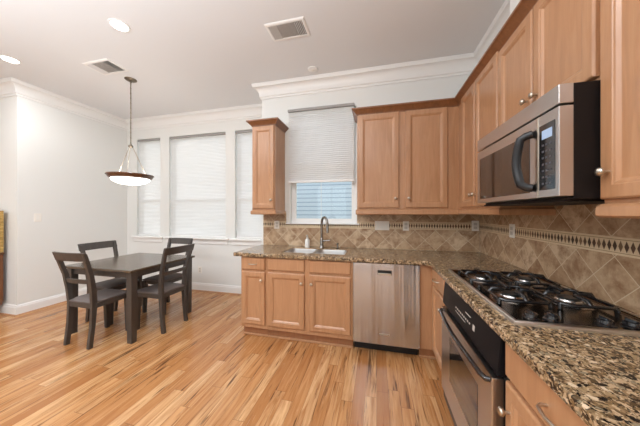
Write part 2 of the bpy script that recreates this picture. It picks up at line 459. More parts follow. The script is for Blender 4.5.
KW = (-1.105, -0.245, 1.205, 2.655)
wall_with_holes('wall_back', XE, XR, YB, YB+T, 0, HC, [KW], M['wall'])
DW_ = [(-4.325, -3.790, 0.915, 2.695), (-3.600, -2.452, 0.915, 2.695), (-2.275, -1.740, 0.915, 2.695)]
wall_with_holes('wall_dining', XL-T, XE+T, YD, YD+T, 0, HC, DW_, M['wall'])
struct('wall_jog', MB().box(XE, XE+T, YB+T, YD, 0, HC), M['wall'])
struct('wall_left', MB().box(XL-T, XL, YL+T, YD, 0, HC), M['wall'])
struct('wall_left_return', MB().box(XFAR, XL, YL, YL+T, 0, HC), M['wall'])
struct('wall_right', MB().box(XR, XR+T, YREAR, YB+T, 0, HC), M['wall'])
struct('wall_far_left', MB().box(XFAR-T, XFAR, YREAR-T, YL+T, 0, HC), M['wall'])
RW = [(-6.6, -5.2, 0.1, 2.5), (-4.8, -3.4, 0.1, 2.5), (-2.6, -1.2, 0.1, 2.5), (-0.8, 0.6, 0.1, 2.5)]  # rear windows out of view, added to let daylight into the room
wall_with_holes('wall_rear', XFAR, XR+T, YREAR-T, YREAR, 0, HC, RW, M['wall'])
struct('wall_chase', MB().box(0.85, XR, 0.95, 1.79, 2.42, HC), M['wall'])

# crown moulding, mitred round the corners (profile: out from the wall, height)
def crown_prof(h=0.175, p=0.10):
    z = HC
    q = [(0, z-h), (0.012, z-h), (0.014, z-h+0.022), (0.026, z-h+0.03)]
    for k in range(7):
        t = k/6; q.append((0.026 + (p-0.036)*(1-math.cos(t*math.pi/2)), z-h+0.034 + (h-0.075)*math.sin(t*math.pi/2)))
    q += [(p-0.006, z-0.036), (p-0.004, z-0.016), (p, z-0.014), (p, z), (0, z)]
    return q
path = [(XR, 1.79), (XR, YB), (XE, YB), (XE, YD), (XL, YD), (XL, YL), (XFAR, YL)]
struct('trim_1', MB().sweep(path, crown_prof()), M['trim'], smooth=35)
bp = [(0, 0), (0.016, 0), (0.016, 0.105), (0.011, 0.118), (0.011, 0.128), (0.005, 0.138), (0, 0.138)]
struct('baseboard_dining', MB().sweep([(XE, YB+T-0.12), (XE, YD), (XL, YD), (XL, YL), (XFAR, YL)], bp), M['trim'])
shoe = [(0.016, 0), (0.030, 0), (0.028, 0.010), (0.022, 0.017), (0.016, 0.019)]
struct('baseboard_shoe', MB().sweep([(XE, YB+T-0.12), (XE, YD), (XL, YD), (XL, YL), (XFAR, YL)], shoe), M['maple'])

# ---- windows
def sash_bars(mb, x0, x1, y, z0, z1, w=0.045, d=0.03):
    mb.box(x0, x0+w, y, y+d, z0, z1); mb.box(x1-w, x1, y, y+d, z0, z1)
    mb.box(x0+w, x1-w, y, y+d, z0, z0+w); mb.box(x0+w, x1-w, y, y+d, z1-w, z1)
for i, (x0, x1, z0, z1) in enumerate(DW_):
    e = empty('window_%d' % (i+1), ((x0+x1)/2, YD, z0), kind='structure')
    def loc(mb_o): mb_o.location = (-(x0+x1)/2, -YD, -z0); return mb_o
    mb = MB(); sash_bars(mb, x0, x1, YD+0.075, z0, 1.575); sash_bars(mb, x0, x1, YD+0.105, 1.54, z1)
    loc(mb.build('window_frame', M['trim'], e, bevel=0.003))
    loc(MB().box(x0+0.04, x1-0.04, YD+0.088, YD+0.092, z0+0.04, 1.54).box(x0+0.04, x1-0.04, YD+0.118, YD+0.122, 1.58, z1-0.04).build('pane', M['glass'], e))
    ov = 0.075
    loc(MB().box(x0-ov, min(x1+ov, XE-0.02), YD-0.055, YD+0.07, z0-0.026, z0-0.002).build('window_sill', M['trim'], e, bevel=0.005))
    loc(MB().box(x0-ov+0.02, min(x1+ov-0.02, XE-0.03), YD-0.018, YD, z0-0.105, z0-0.026).build('apron_trim', M['trim'], e, bevel=0.004))
x0, x1, z0, z1 = KW
e = empty('window_4', ((x0+x1)/2, YB, z0), kind='structure')
def loc(o): o.location = (-(x0+x1)/2, -YB, -z0); return o
mb = MB(); sash_bars(mb, x0, x1, YB+0.06, z0, 1.95, 0.062); sash_bars(mb, x0, x1, YB+0.095, 1.9, z1, 0.062); mb.box(x0+0.4, x0+0.405, YB+0.07, YB+0.08, z0+0.05, 1.9)
loc(mb.build('window_frame', M['trim'], e, bevel=0.003))
loc(MB().box(x0+0.05, x1-0.05, YB+0.073, YB+0.077, z0+0.05, 1.91).box(x0+0.05, x1-0.05, YB+0.108, YB+0.112, 1.95, z1-0.05).build('pane', M['glass'], e))
loc(MB().box(x0-0.05, x1+0.04, YB-0.035, YB+0.06, z0-0.008, z0+0.006).build('window_sill', M['trim'], e, bevel=0.005))
for i, (x0, x1, z0, z1) in enumerate(RW):
    e = empty('window_%d' % (i+5), ((x0+x1)/2, YREAR, z0), kind='structure')
    mb = MB(); sash_bars(mb, x0, x1, YREAR-0.09, z0, z1, 0.07); mb.box((x0+x1)/2-0.03, (x0+x1)/2+0.03, YREAR-0.09, YREAR-0.06, z0, z1)
    f = mb.build('window_frame', M['trim'], e); f.location = (-(x0+x1)/2, -YREAR, -z0)
    f = MB().box(x0+0.06, x1-0.06, YREAR-0.078, YREAR-0.074, z0+0.06, z1-0.06).build('pane', M['glass'], e); f.location = (-(x0+x1)/2, -YREAR, -z0)

# outside: neighbouring house wall and ground
struct('neighbour_wall', MB().box(-3.2, 2.5, 6.2, 6.4, -0.3, 5.5), M['siding'])
struct('ground', MB().box(-14, 10, -12, 14, -0.4, -0.32), M['ground'])

# ------------------------------------------------------------------ shades
def pleated(x0, x1, z0, z1, y, label, mat='shade', rail=0.02, group=None):
    e = empty('window_shade', ((x0+x1)/2, y, z0), label=label, cat='window shade', group=group)
    W = (x1-x0)/2; H = z1-z0
    mb = MB(); bm = mb.bm; n = int((H-0.06)/0.012); pr = None
    for k in range(n+1):
        zz = rail + (H-rail-0.028)*k/n; yy = 0.0018 if k % 2 else -0.0018
        r = (bm.verts.new((-W+0.006, yy, zz)), bm.verts.new((W-0.006, yy, zz)))
        if pr: bm.faces.new((pr[0], pr[1], r[1], r[0]))
        pr = r
    mb.build('pleated_fabric', M[mat], e)
    MB().box(-W, W, -0.028, 0.018, H-0.032, H).build('head_rail', M['rail_grey'], e, bevel=0.004)
    MB().box(-W+0.003, W-0.003, -0.012, 0.012, 0, rail+0.004).build('bottom_rail', M['trim'], e, bevel=0.004)
    return e
pleated(DW_[0][0]+0.008, DW_[0][1]-0.008, 0.918, 2.69, YD+0.035, 'narrow closed white pleated shade in dining window beside the left wall corner')
pleated(DW_[1][0]+0.008, DW_[1][1]-0.008, 0.918, 2.69, YD+0.035, 'wide closed white pleated shade in the middle dining window')
pleated(DW_[2][0]+0.008, DW_[2][1]-0.008, 0.918, 2.69, YD+0.035, 'narrow closed white pleated shade in dining window partly behind small hanging cabinet')
pleated(KW[0]-0.012, -0.263, 1.725, 2.672, YB-0.032, 'white pleated shade half lowered over the window above the sink', 'shade_k', 0.022)

# ------------------------------------------------------------------ cabinets
DOOR = [(0, 0), (0, 0.013), (0.002, 0.017), (0.007, 0.020), (0.047, 0.020), (0.050, 0.0175), (0.056, 0.0165), (0.066, 0.0085), (0.070, 0.008)]
DRAW = [(0, 0), (0, 0.014), (0.006, 0.020)]
def knob(parent, x, z, y=-0.020):
    MB().lathe([(0.0055, 0), (0.0055, 0.014), (0.012, 0.019), (0.0155, 0.024), (0.0150, 0.029), (0.009, 0.034), (0, 0.035)], 20, (x, y, z), 'y').build('knob', M['nickel'], parent, smooth=50)
def pull(parent, x, z, w=0.09, y=-0.020):
    h = w/2
    pts = [(x-h, y, z), (x-h*0.98, y-0.016, z), (x-h*0.75, y-0.028, z), (x, y-0.034, z), (x+h*0.75, y-0.028, z), (x+h*0.98, y-0.016, z), (x+h, y, z)]
    MB().tube(pts, 0.0048, 10).build('handle', M['nickel'], parent, smooth=50)
def door(e, x0, x1, z0, z1, kn=None, mat='maple', rings=DOOR):
    d = MB().panel(x0, x1, z0, z1, rings).build('door', M[mat], e)
    if kn: knob(d, kn[0], kn[1])
    return d
def drawer(e, x0, x1, z0, z1, pl=None, mat='maple'):
    d = MB().panel(x0, x1, z0, z1, DRAW).build('drawer', M[mat], e)
    if pl: pull(d, (x0+x1)/2, (z0+z1)/2, pl)
    return d

def slab(cells_x, cells_y, keep, z0, z1):
    mb = MB(); bm = mb.bm; vc = {}
    def V(x, y, z):
        k = (round(x, 5), round(y, 5), z)
        if k not in vc: vc[k] = bm.verts.new(k)
        return vc[k]
    nx, ny = len(cells_x)-1, len(cells_y)-1
    K = lambda i, j: 0 <= i < nx and 0 <= j < ny and keep((cells_x[i]+cells_x[i+1])/2, (cells_y[j]+cells_y[j+1])/2)
    for i in range(nx):
        for j in range(ny):
            if not K(i, j): continue
            a, b, c_, d = cells_x[i], cells_x[i+1], cells_y[j], cells_y[j+1]
            bm.faces.new((V(a,c_,z1), V(b,c_,z1), V(b,d,z1), V(a,d,z1))); bm.faces.new((V(a,d,z0), V(b,d,z0), V(b,c_,z0), V(a,c_,z0)))
            if not K(i-1, j): bm.faces.new((V(a,c_,z0), V(a,c_,z1), V(a,d,z1), V(a,d,z0)))
            if not K(i+1, j): bm.faces.new((V(b,c_,z0), V(b,d,z0), V(b,d,z1), V(b,c_,z1)))
            if not K(i, j-1): bm.faces.new((V(a,c_,z0), V(b,c_,z0), V(b,c_,z1), V(a,c_,z1)))
            if not K(i, j+1): bm.faces.new((V(a,d,z0), V(a,d,z1), V(b,d,z1), V(b,d,z0)))
    bmesh.ops.dissolve_limit(bm, angle_limit=0.01, verts=bm.verts, edges=bm.edges)
    return mb
FY = YB-0.61          # base face (doors in front of it)
FX = XR-0.61
def base_unit(name, loc_, rz, W, label, hollow=False, depth=0.605, shoe_=True):
    e = empty(name, loc_, rz, label, 'base cabinet')
    if hollow:
        e_ = slab([0, 0.018, W-0.018, W], [0, 0.02, depth-0.01, depth], lambda x, y: not (0.018 < x < W-0.018 and 0.02 < y < depth-0.01), 0.105, 0.872)
        e_.box(0.018, W-0.018, 0.02, depth-0.01, 0.105, 0.125).build('carcass', M['maple'], e)
    else: MB().box(0, W, 0, depth, 0.105, 0.872).build('carcass', M['maple'], e, bevel=0.0015)
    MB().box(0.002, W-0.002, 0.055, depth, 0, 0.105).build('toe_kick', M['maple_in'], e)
    if shoe_: MB().box(0.002, W-0.002, 0.038, 0.055, 0, 0.02).build('shoe_moulding', M['maple'], e, bevel=0.006)
    return e
# back run: X from -1.44 to -0.228
b1 = base_unit('base_cabinet', (-1.440, FY, 0), 0, 0.302, 'narrow maple base cabinet with one drawer over one door at left end of counter')
drawer(b1, 0.018, 0.288, 0.735, 0.862, 0.09); door(b1, 0.018, 0.288, 0.150, 0.712, (0.255, 0.628))
# end shoe wraps
b2 = base_unit('sink_base_cabinet', (-1.138, FY, 0), 0, 0.912, 'wide two door maple base cabinet under the double sink', True)
drawer(b2, 0.022, 0.424, 0.742, 0.864); drawer(b2, 0.476, 0.892, 0.742, 0.864)
door(b2, 0.022, 0.424, 0.150, 0.716, (0.398, 0.628)); door(b2, 0.476, 0.892, 0.150, 0.716, (0.502, 0.628))
# corner: filler on back run + right run cabinet
c1 = empty('corner_base_cabinet', (XR-0.61, YB-0.61, 0), 0, 'maple corner base cabinet with drawer and door between dishwasher and wall oven', 'base cabinet')
MB().box(-0.108, 0, 0, 0.605, 0.105, 0.872).box(0, 0.605, -0.455, 0.605, 0.105, 0.872).build('carcass', M['maple'], c1, bevel=0.0015)
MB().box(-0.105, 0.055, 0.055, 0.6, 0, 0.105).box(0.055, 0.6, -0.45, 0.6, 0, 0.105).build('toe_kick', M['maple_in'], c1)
MB().box(-0.105, 0.04, 0.038, 0.055, 0, 0.02).box(0.038, 0.055, -0.45, 0.038, 0, 0.02).build('shoe_moulding', M['maple'], c1, bevel=0.006)
sub = empty('door_front', (0, -0.055, 0), -math.pi/2); sub.parent = c1
# local x runs towards the viewer
d = MB().panel(0.015, 0.385, 0.735, 0.862, DRAW); o = d.build('drawer', M['maple'], c1); o.location = (0, -0.055, 0); o.rotation_euler = (0, 0, -math.pi/2); pull(o, 0.2, 0.80, 0.09)
d = MB().panel(0.015, 0.385, 0.150, 0.712, DOOR); o = d.build('door', M['maple'], c1); o.location = (0, -0.055, 0); o.rotation_euler = (0, 0, -math.pi/2); knob(o, 0.352, 0.625)
bpy.data.objects.remove(sub)
# oven cabinet surround handled by the oven; near cabinets
b3 = base_unit('base_cabinet', (FX, 1.036, 0), -math.pi/2, 0.62, 'maple base cabinet with drawer and door under the counter, nearest the camera')
drawer(b3, 0.006, 0.560, 0.735, 0.866, 0.10); door(b3, 0.006, 0.560, 0.150, 0.715, (0.036, 0.615))
b4 = base_unit('base_cabinet', (FX, 0.415, 0), -math.pi/2, 0.9, 'maple base cabinet under the counter beyond the right frame edge')
drawer(b4, 0.03, 0.43, 0.735, 0.866, 0.10); door(b4, 0.03, 0.43, 0.150, 0.715, (0.40, 0.615)); door(b4, 0.47, 0.88, 0.150, 0.715, (0.50, 0.615)); drawer(b4, 0.47, 0.88, 0.735, 0.866, 0.10)

# wall cabinets
WY = YB-0.305; WX = XR-0.305
def crown_small(e, path, z0, z1, p=0.055):
    h = z1-z0
    prof = [(0, z0), (0.006, z0), (0.008, z0+h*0.15), (0.02, z0+h*0.35), (p*0.7, z0+h*0.6), (p*0.85, z0+h*0.72), (p, z0+h*0.78), (p, z1), (0, z1)]
    MB().sweep(path, prof).build('crown', M['maple_dark'], e, smooth=30)
def rail_small(e, path, z0, z1):
    prof = [(-0.02, z0+0.002), (0.006, z0), (0.015, z0+0.008), (0.015, z1-0.012), (0.004, z1-0.002), (-0.02, z1)]
    MB().sweep(path, prof).build('light_rail', M['maple'], e, smooth=30)

wl = empty('wall_cabinet', (-1.480, WY, 0), 0, 'narrow single door maple wall cabinet with crown left of the sink window', 'wall cabinet')
MB().box(0, 0.304, 0, 0.303, 1.372, 2.42).build('carcass', M['maple'], wl, bevel=0.0015)
door(wl, 0.012, 0.292, 1.392, 2.385, (0.262, 1.495))
crown_small(wl, [(0.304, 0.303), (0.304, 0), (0, 0), (0, 0.303)], 2.392, 2.458)
rail_small(wl, [(0.304, 0.300), (0.304, 0), (0, 0), (0, 0.300)], 1.322, 1.374)

wb = empty('wall_cabinet', (-0.208, WY, 0), 0, 'two door maple wall cabinet with crown right of the sink window', 'wall cabinet')
MB().box(0, 1.004, 0, 0.303, 1.380, 2.44).build('carcass', M['maple'], wb, bevel=0.0015)
door(wb, 0.014, 0.436, 1.396, 2.405, (0.400, 1.495)); door(wb, 0.500, 0.900, 1.396, 2.405, (0.530, 1.495))
crown_small(wb, [(1.004+0.0, 0), (0, 0), (0, 0.303)], 2.406, 2.474)
rail_small(wb, [(1.004, 0), (0, 0), (0, 0.300)], 1.322, 1.382)

wr = empty('wall_cabinet', (WX, YB, 0), -math.pi/2, 'two door maple wall cabinet in the corner left of the microwave', 'wall cabinet')
MB().box(0.0, 1.12, 0, 0.303, 1.380, 2.44).build('carcass', M['maple'], wr, bevel=0.0015)
door(wr, 0.425, 0.730, 1.396, 2.425, (0.703, 1.495)); door(wr, 0.745, 1.112, 1.396, 2.425, (0.772, 1.495))
crown_small(wr, [(1.12, 0), (0.305-0.0, 0)], 2.406, 2.474)
rail_small(wr, [(1.12, 0.300), (1.12, 0), (0.305, 0)], 1.330, 1.382)

wm = empty('wall_cabinet', (WX, YB-1.121, 0), -math.pi/2, 'short two door maple wall cabinet above the microwave', 'wall cabinet')
MB().box(0.0, 0.733, 0, 0.303, 1.834, 2.44).build('carcass', M['maple'], wm, bevel=0.0015)
door(wm, 0.008, 0.352, 1.850, 2.400, (0.322, 1.935)); door(wm, 0.364, 0.712, 1.850, 2.400, (0.398, 1.935))
crown_small(wm, [(0.733, 0), (0.0, 0)], 2.406, 2.474)

wt = empty('wall_cabinet', (WX, YB-1.8495, 0), -math.pi/2, 'tall maple wall cabinet right of the microwave, cut by the right frame edge', 'wall cabinet')
MB().box(0.0, 0.92, 0, 0.303, 1.380, 2.60).build('carcass', M['maple'], wt, bevel=0.0015)
door(wt, 0.006, 0.450, 1.396, 2.545, (0.042, 1.490)); door(wt, 0.464, 0.905, 1.396, 2.545, (0.875, 1.490))
crown_small(wt, [(0.92, 0.303), (0.92, 0), (0.0, 0)], 2.58, 2.65)
rail_small(wt, [(0.92, 0.3), (0.92, 0), (0.0, 0), (0, 0.30)], 1.330, 1.382)

# ------------------------------------------------------------------ backsplash
def splash(name, label, axis, parts):
    e = empty(name, (0, 0, 0), 0, label, 'backsplash')
    for nm, mat, bxs in parts:
        mb = MB()
        for b in bxs: mb.box(*b)
        mb.build(nm, M[mat], e)
    return e
tb = YB-0.010
splash('tile_backsplash', 'beige diamond laid stone tile backsplash along the sink wall under the window', 0, [
    ('tile_field', 'tile_b', [(-1.482, XR-0.0105, tb, YB-0.0005, 0.9145, 1.150)]),
    ('border_strip', 'border_b', [(-1.482, -1.157, tb-0.002, YB-0.0005, 1.150, 1.235), (-1.157, -0.233, tb-0.002, YB-0.0005, 1.150, 1.1965), (-0.233, XR-0.0125, tb-0.002, YB-0.0005, 1.150, 1.235)]),
    ('upper_tile', 'tile_bu', [(-1.482, -1.157, tb, YB-0.0005, 1.235, 1.340)]),
    ('upper_tile', 'tile_bu', [(-0.233, XR-0.0105, tb, YB-0.0005, 1.235, 1.379)])])
splash('tile_backsplash', 'brown diamond laid stone tile backsplash along the right wall behind the cooktop', 1, [
    ('tile_field', 'tile_r', [(XR-0.010, XR-0.0005, -0.6, tb-0.001, 0.9145, 1.150)]),
    ('border_strip', 'border_r', [(XR-0.012, XR-0.0005, -0.6, tb-0.003, 1.150, 1.235)]),
    ('upper_tile', 'tile_ru', [(XR-0.010, XR-0.0005, 1.06, 1.79, 1.235, 1.425), (XR-0.010, XR-0.0005, 1.79, tb-0.001, 1.235, 1.379), (XR-0.010, XR-0.0005, -0.6, 1.06, 1.235, 1.379)])])

# ------------------------------------------------------------------ countertop (grid with cut-outs)
SX0, SX1, SY0, SY1 = -1.010, -0.325, 2.410, 2.735
CX, CY = XR-0.648, YB-0.648
CTX0, CTX1, CTY0, CTY1 = 0.53, 1.02, 1.08, 1.90
def keep(x, y):
    if SX0 < x < SX1 and SY0 < y < SY1: return False
    if CTX0 < x < CTX1 and CTY0 < y < CTY1: return False
    return y > CY or x > CX
ct = slab([-1.515, SX0, SX1, CX, CTX0, CTX1, XR-0.001], [-0.55, CTY0, CTY1, CY, SY0, SY1, YB-0.001], keep, 0.874, 0.914)
cor = [e_ for e_ in ct.bm.edges if all(abs(v.co.x-CX) < 1e-4 and abs(v.co.y-CY) < 1e-4 for v in e_.verts)]
bmesh.ops.bevel(ct.bm, geom=cor, offset=0.05, segments=6, profile=0.5, affect='EDGES')
ct = ct.build('countertop', M['granite'], bevel=0.008, seg=3)
tag(ct, 'speckled brown granite L-shaped countertop holding the sink and cooktop', 'countertop')

# ------------------------------------------------------------------ sink
sk = empty('double_sink', ((SX0+SX1)/2, (SY0+SY1)/2, 0.70), 0, 'undermount stainless steel double bowl sink below the kitchen window', 'sink')
hw, hd = (SX1-SX0)/2, (SY1-SY0)/2
def bowl(x0, x1, y0, y1, zt, zb, r=0.05):
    mb = MB(); bm = mb.bm
    def ring(ins, z, rr):
        pts = []
        for cx_, cy_, a0 in ((x1-ins-rr, y1-ins-rr, 0), (x0+ins+rr, y1-ins-rr, 90), (x0+ins+rr, y0+ins+rr, 180), (x1-ins-rr, y0+ins+rr, 270)):
            for k in range(5):
                a = R(a0 + 90*k/4); pts.append(bm.verts.new((cx_+rr*math.cos(a), cy_+rr*math.sin(a), z)))
        return pts
    rs = [ring(-0.008, zt, r), ring(0, zt, r), ring(0.004, zt-0.02, r), ring(0.012, zb+0.03, r), ring(0.03, zb+0.004, r*0.9), ring(0.07, zb, r*0.6)]
    for a, b in zip(rs, rs[1:]):
        for k in range(len(a)): bm.faces.new((a[k], a[(k+1) % len(a)], b[(k+1) % len(a)], b[k]))
    bm.faces.new(rs[-1]); return mb
for xa, xb in ((-hw+0.010, -0.012), (0.012, hw-0.010)):
    bw = bowl(xa, xb, -hd+0.010, hd-0.010, 0.206, 0.0).build('sink_bowl', M['sink_steel'], sk, smooth=60)
    MB().lathe([(0, 0.004), (0.03, 0.004), (0.042, 0.006), (0.044, 0.001)], 20, ((xa+xb)/2, 0, 0)).build('drain', M['chrome'], bw, smooth=40)

# faucet
fc = empty('kitchen_faucet', (-0.650, 2.790, 0.914), 0, 'tall brushed nickel gooseneck faucet behind the sink', 'faucet')
MB().lathe([(0, 0), (0.030, 0), (0.030, 0.006), (0.024, 0.014), (0.021, 0.05), (0.021, 0.11), (0.016, 0.125), (0.0, 0.125)], 24).build('faucet_body', M['chrome'], fc, smooth=40)
pts = [(0, 0, 0.12), (0, 0, 0.30)]
for k in range(1, 13):
    a = math.pi*k/12; pts.append((0.045*(1-math.cos(a)), -0.055*(1-math.cos(a))*0.9, 0.30+0.075*math.sin(a)))
pts.append((0.090, -0.099, 0.27)); 
MB().tube(pts, 0.0145, 14).build('spout', M['chrome'], fc, smooth=60)
MB().tube([(0.090, -0.099, 0.272), (0.092, -0.101, 0.235), (0.092, -0.102, 0.195)], [0.0145, 0.018, 0.016], 14).build('spray_head', M['chrome'], fc, smooth=60)
MB().tube([(0.018, 0, 0.085), (0.045, -0.002, 0.09), (0.11, -0.01, 0.098)], [0.012, 0.009, 0.006], 10).build('lever', M['chrome'], fc, smooth=60)
# side dispenser
sd = empty('counter_dispenser', (-0.455, 2.795, 0.914), 0, 'short dark metal dispenser right of the faucet', 'dispenser')
MB().lathe([(0, 0), (0.018, 0), (0.018, 0.006), (0.010, 0.012), (0.009, 0.05), (0.013, 0.055), (0.012, 0.068), (0, 0.07)], 16).build('body', M['chrome'], sd, smooth=40)
MB().tube([(0, 0, 0.060), (0, -0.05, 0.063), (0, -0.062, 0.052)], 0.006, 8).build('nozzle', M['chrome'], sd, smooth=60)
# soap bottle
sb = empty('soap_bottle', (-0.835, 2.80, 0.914), 0, 'white soap pump bottle standing left of the faucet', 'soap bottle')
MB().lathe([(0, 0), (0.026, 0), (0.030, 0.004), (0.030, 0.085), (0.026, 0.098), (0.012, 0.108), (0.012, 0.116), (0, 0.116)], 20).build('bottle', M['white_gloss'], sb, smooth=40)
MB().lathe([(0.014, 0.112), (0.014, 0.126), (0.005, 0.128), (0.005, 0.150), (0, 0.150)], 14).tube([(0, 0.006, 0.150), (0, -0.035, 0.150), (0, -0.045, 0.142)], 0.006, 8).build('pump', M['grey_plastic'], sb, smooth=40)

# ------------------------------------------------------------------ dishwasher
dw = empty('dishwasher', (-0.224, FY, 0), 0, 'stainless steel dishwasher under the counter right of the sink cabinet', 'dishwasher')
MB().box(0.002, 0.604, 0.0, 0.58, 0.108, 0.868).build('tub', M['black'], dw)
mb = MB()
# door with slightly bowed front and a recessed pocket handle at the top
zs_ = [0.112, 0.13, 0.772, 0.772]
mb.box(0.005, 0.601, -0.028, -0.001, 0.112, 0.764)
mb.box(0.005, 0.232, -0.028, -0.001, 0.764, 0.808); mb.box(0.360, 0.601, -0.028, -0.001, 0.764, 0.808)
mb.box(0.005, 0.601, -0.028, -0.001, 0.808, 0.868)
dd = mb.build('door', M['steel_v'], dw)
hp = MB().box(0.232, 0.360, -0.012, -0.002, 0.764, 0.808).build('pocket', M['black'], dd)
MB().hexa([(0.236, -0.031, 0.762), (0.356, -0.031, 0.762), (0.356, -0.020, 0.762), (0.236, -0.020, 0.762)], [(0.236, -0.031, 0.780), (0.356, -0.031, 0.780), (0.356, -0.025, 0.780), (0.236, -0.025, 0.780)]).build('handle_lip', M['nickel'], dd, bevel=0.002)
MB().box(0.246, 0.340, -0.0305, -0.027, 0.202, 0.214).build('badge', M['nickel'], dd, bevel=0.002)
MB().box(0.005, 0.601, 0.075, 0.095, 0.0, 0.108).build('toe_panel', M['black'], dw)

# ------------------------------------------------------------------ wall oven
ov = empty('built_in_oven', (FX, 1.832, 0), -math.pi/2, 'black and stainless built-in oven below the cooktop', 'oven')
W_ = 0.790
MB().box(0.003, W_-0.003, 0, 0.58, 0.045, 0.868).build('housing', M['black'], ov)
cp = MB().hexa([(0.004, -0.036, 0.712), (W_-0.006, -0.036, 0.712), (W_-0.006, -0.002, 0.712), (0.004, -0.002, 0.712)], [(0.004, -0.022, 0.866), (W_-0.006, -0.022, 0.866), (W_-0.006, -0.002, 0.866), (0.004, -0.002, 0.866)]).build('control_panel', M['panel_black'], ov, bevel=0.004)
def on_panel(mb, x0, x1, z0, z1):   # small slabs lying on the sloped front
    f = lambda z: -0.036 + 0.014*(z-0.712)/0.154
    mb.hexa([(x0, f(z0)-0.0012, z0), (x1, f(z0)-0.0012, z0), (x1, f(z0)+0.001, z0), (x0, f(z0)+0.001, z0)], [(x0, f(z1)-0.0012, z1), (x1, f(z1)-0.0012, z1), (x1, f(z1)+0.001, z1), (x0, f(z1)+0.001, z1)])
mb = MB()
for k in range(9):
    on_panel(mb, 0.27+0.026*k, 0.283+0.026*k, 0.778, 0.786)
    if k < 8: mb.build('button_mark', M['grey_plastic'], cp); mb = MB()
mb.build('button_mark', M['grey_plastic'], cp); mb = MB()
on_panel(mb, 0.27, 0.43, 0.761, 0.7635)
mb.build('button_mark', M['grey_plastic'], cp); mb = MB()
on_panel(mb, 0.42, 0.49, 0.813, 0.816)
mb.build('button_mark', M['grey_plastic'], cp); mb = MB()
on_panel(mb, 0.525, 0.548, 0.770, 0.796)
mb.build('button_mark', M['grey_plastic'], cp)
dr = MB().box(0.012, W_-0.030, -0.045, -0.002, 0.128, 0.690).build('door', M['steel_h'], ov, bevel=0.004)
MB().box(0.004, W_-0.006, -0.030, -0.001, 0.050, 0.118).build('lower_trim', M['black'], ov, bevel=0.002)
MB().box(0.205, 0.625, -0.0465, -0.044, 0.290, 0.565).build('door_window', M['glass_dark'], dr)
hb = [(0.040, -0.045, 0.672), (0.042, -0.056, 0.672), (0.07, -0.066, 0.672), (0.25, -0.078, 0.672), (W_/2-0.01, -0.082, 0.672), (W_-0.28, -0.078, 0.672), (W_-0.08, -0.068, 0.672), (W_-0.05, -0.058, 0.672), (W_-0.048, -0.045, 0.672)]
MB().tube(hb, 0.011, 12).build('handle', M['black_gloss'], dr, smooth=60)
MB().box(0.012, W_-0.030, -0.047, -0.044, 0.688, 0.693).build('top_trim', M['nickel'], dr)

# ------------------------------------------------------------------ microwave
MXF = 0.662; MW = 0.731
mw = empty('microwave', (MXF, 1.794, 1.41), -math.pi/2, 'stainless over-the-range microwave with black handle below the short cabinets', 'microwave')
MB().box(0.002, MW-0.002, 0.046, XR-MXF-0.013, -0.012, 0.4195).build('body', M['black_panel'], mw, bevel=0.003)
MB().box(0, MW, 0, 0.045, 0.346, 0.419).build('vent_grille', M['steel_h'], mw, bevel=0.002)
md = MB().box(0, 0.610, 0.0, 0.045, 0.0, 0.338).build('door', M['steel_h'], mw, bevel=0.002)
MB().box(0.040, 0.560, -0.0012, 0.003, 0.026, 0.286).build('door_window', M['glass_dark'], md)
mc = MB().box(0.6145, MW, 0.0, 0.045, 0.0, 0.338).build('control_side', M['steel_h'], mw, bevel=0.002)
MB().box(0.622, 0.712, -0.0015, 0.002, 0.030, 0.296).build('control_panel', M['black_gloss'], mc, bevel=0.001)
MB().box(0.640, 0.698, -0.0022, -0.0010, 0.236, 0.272).build('display', M['lcd'], mc)
mb = MB()
for r_ in range(7):
    for c_ in range(3): mb.box(0.640+0.021*c_, 0.652+0.021*c_, -0.0021, -0.0012, 0.052+0.026*r_, 0.060+0.026*r_)
mb.build('keypad', M['key_grey'], mc)
MB().box(0.6105, 0.6150, -0.003, 0.02, 0.0, 0.338).build('chrome_strip', M['nickel'], md)
hx = 0.566
pts = [(hx+0.02, -0.004, 0.044), (hx+0.008, -0.022, 0.048)]
for k in range(9):
    t = k/8; pts.append((hx-0.016*math.sin(math.pi*t), -0.040-0.008*math.sin(math.pi*t), 0.062+t*0.200))
pts += [(hx+0.008, -0.022, 0.274), (hx+0.02, -0.004, 0.278)]
MB().tube(pts, 0.0140, 12, flat=(1.0, 1.2)).build('handle', M['handle_black'], md, smooth=60)
MB().box(0.02, MW-0.02, 0.03, 0.40, -0.020, -0.0115).build('bottom_vent', M['black_panel'], mw, bevel=0.002)

# ------------------------------------------------------------------ cooktop
ck = empty('gas_cooktop', (0.778, 1.49, 0.9145), 0, 'stainless gas cooktop with black grates set in the right counter', 'cooktop')
hx_, hy_ = 0.262, 0.432
def ring_mesh(prof, lid):
    mb = MB(); bm = mb.bm; rings = []
    for ins, z in prof:
        rings.append([bm.verts.new((sx*(hx_-ins), sy*(hy_-ins), z)) for sx, sy in ((-1,-1),(1,-1),(1,1),(-1,1))])
    for a, b in zip(rings, rings[1:]):
        for k in range(4): bm.faces.new((a[k], a[(k+1) % 4], b[(k+1) % 4], b[k]))
    if lid: bm.faces.new(rings[-1])
    return mb
ring_mesh(((0, 0), (0, 0.009), (0.0015, 0.0125), (0.004, 0.0155), (0.008, 0.017), (0.013, 0.0165), (0.018, 0.013)), False).build('rim', M['rim_steel'], ck, smooth=50)
ring_mesh(((0.018, 0.013), (0.024, 0.007), (0.030, 0.005)), True).build('cooktop_pan', M['pan_steel'], ck, smooth=50)
MB().box(-hx_+0.025, hx_-0.025, -hy_+0.03, hy_-0.025, -0.035, -0.0005).build('burner_box', M['black'], ck)
spots = [(-0.120, 0.215), (-0.120, -0.115), (0.115, 0.215), (0.115, -0.115)]
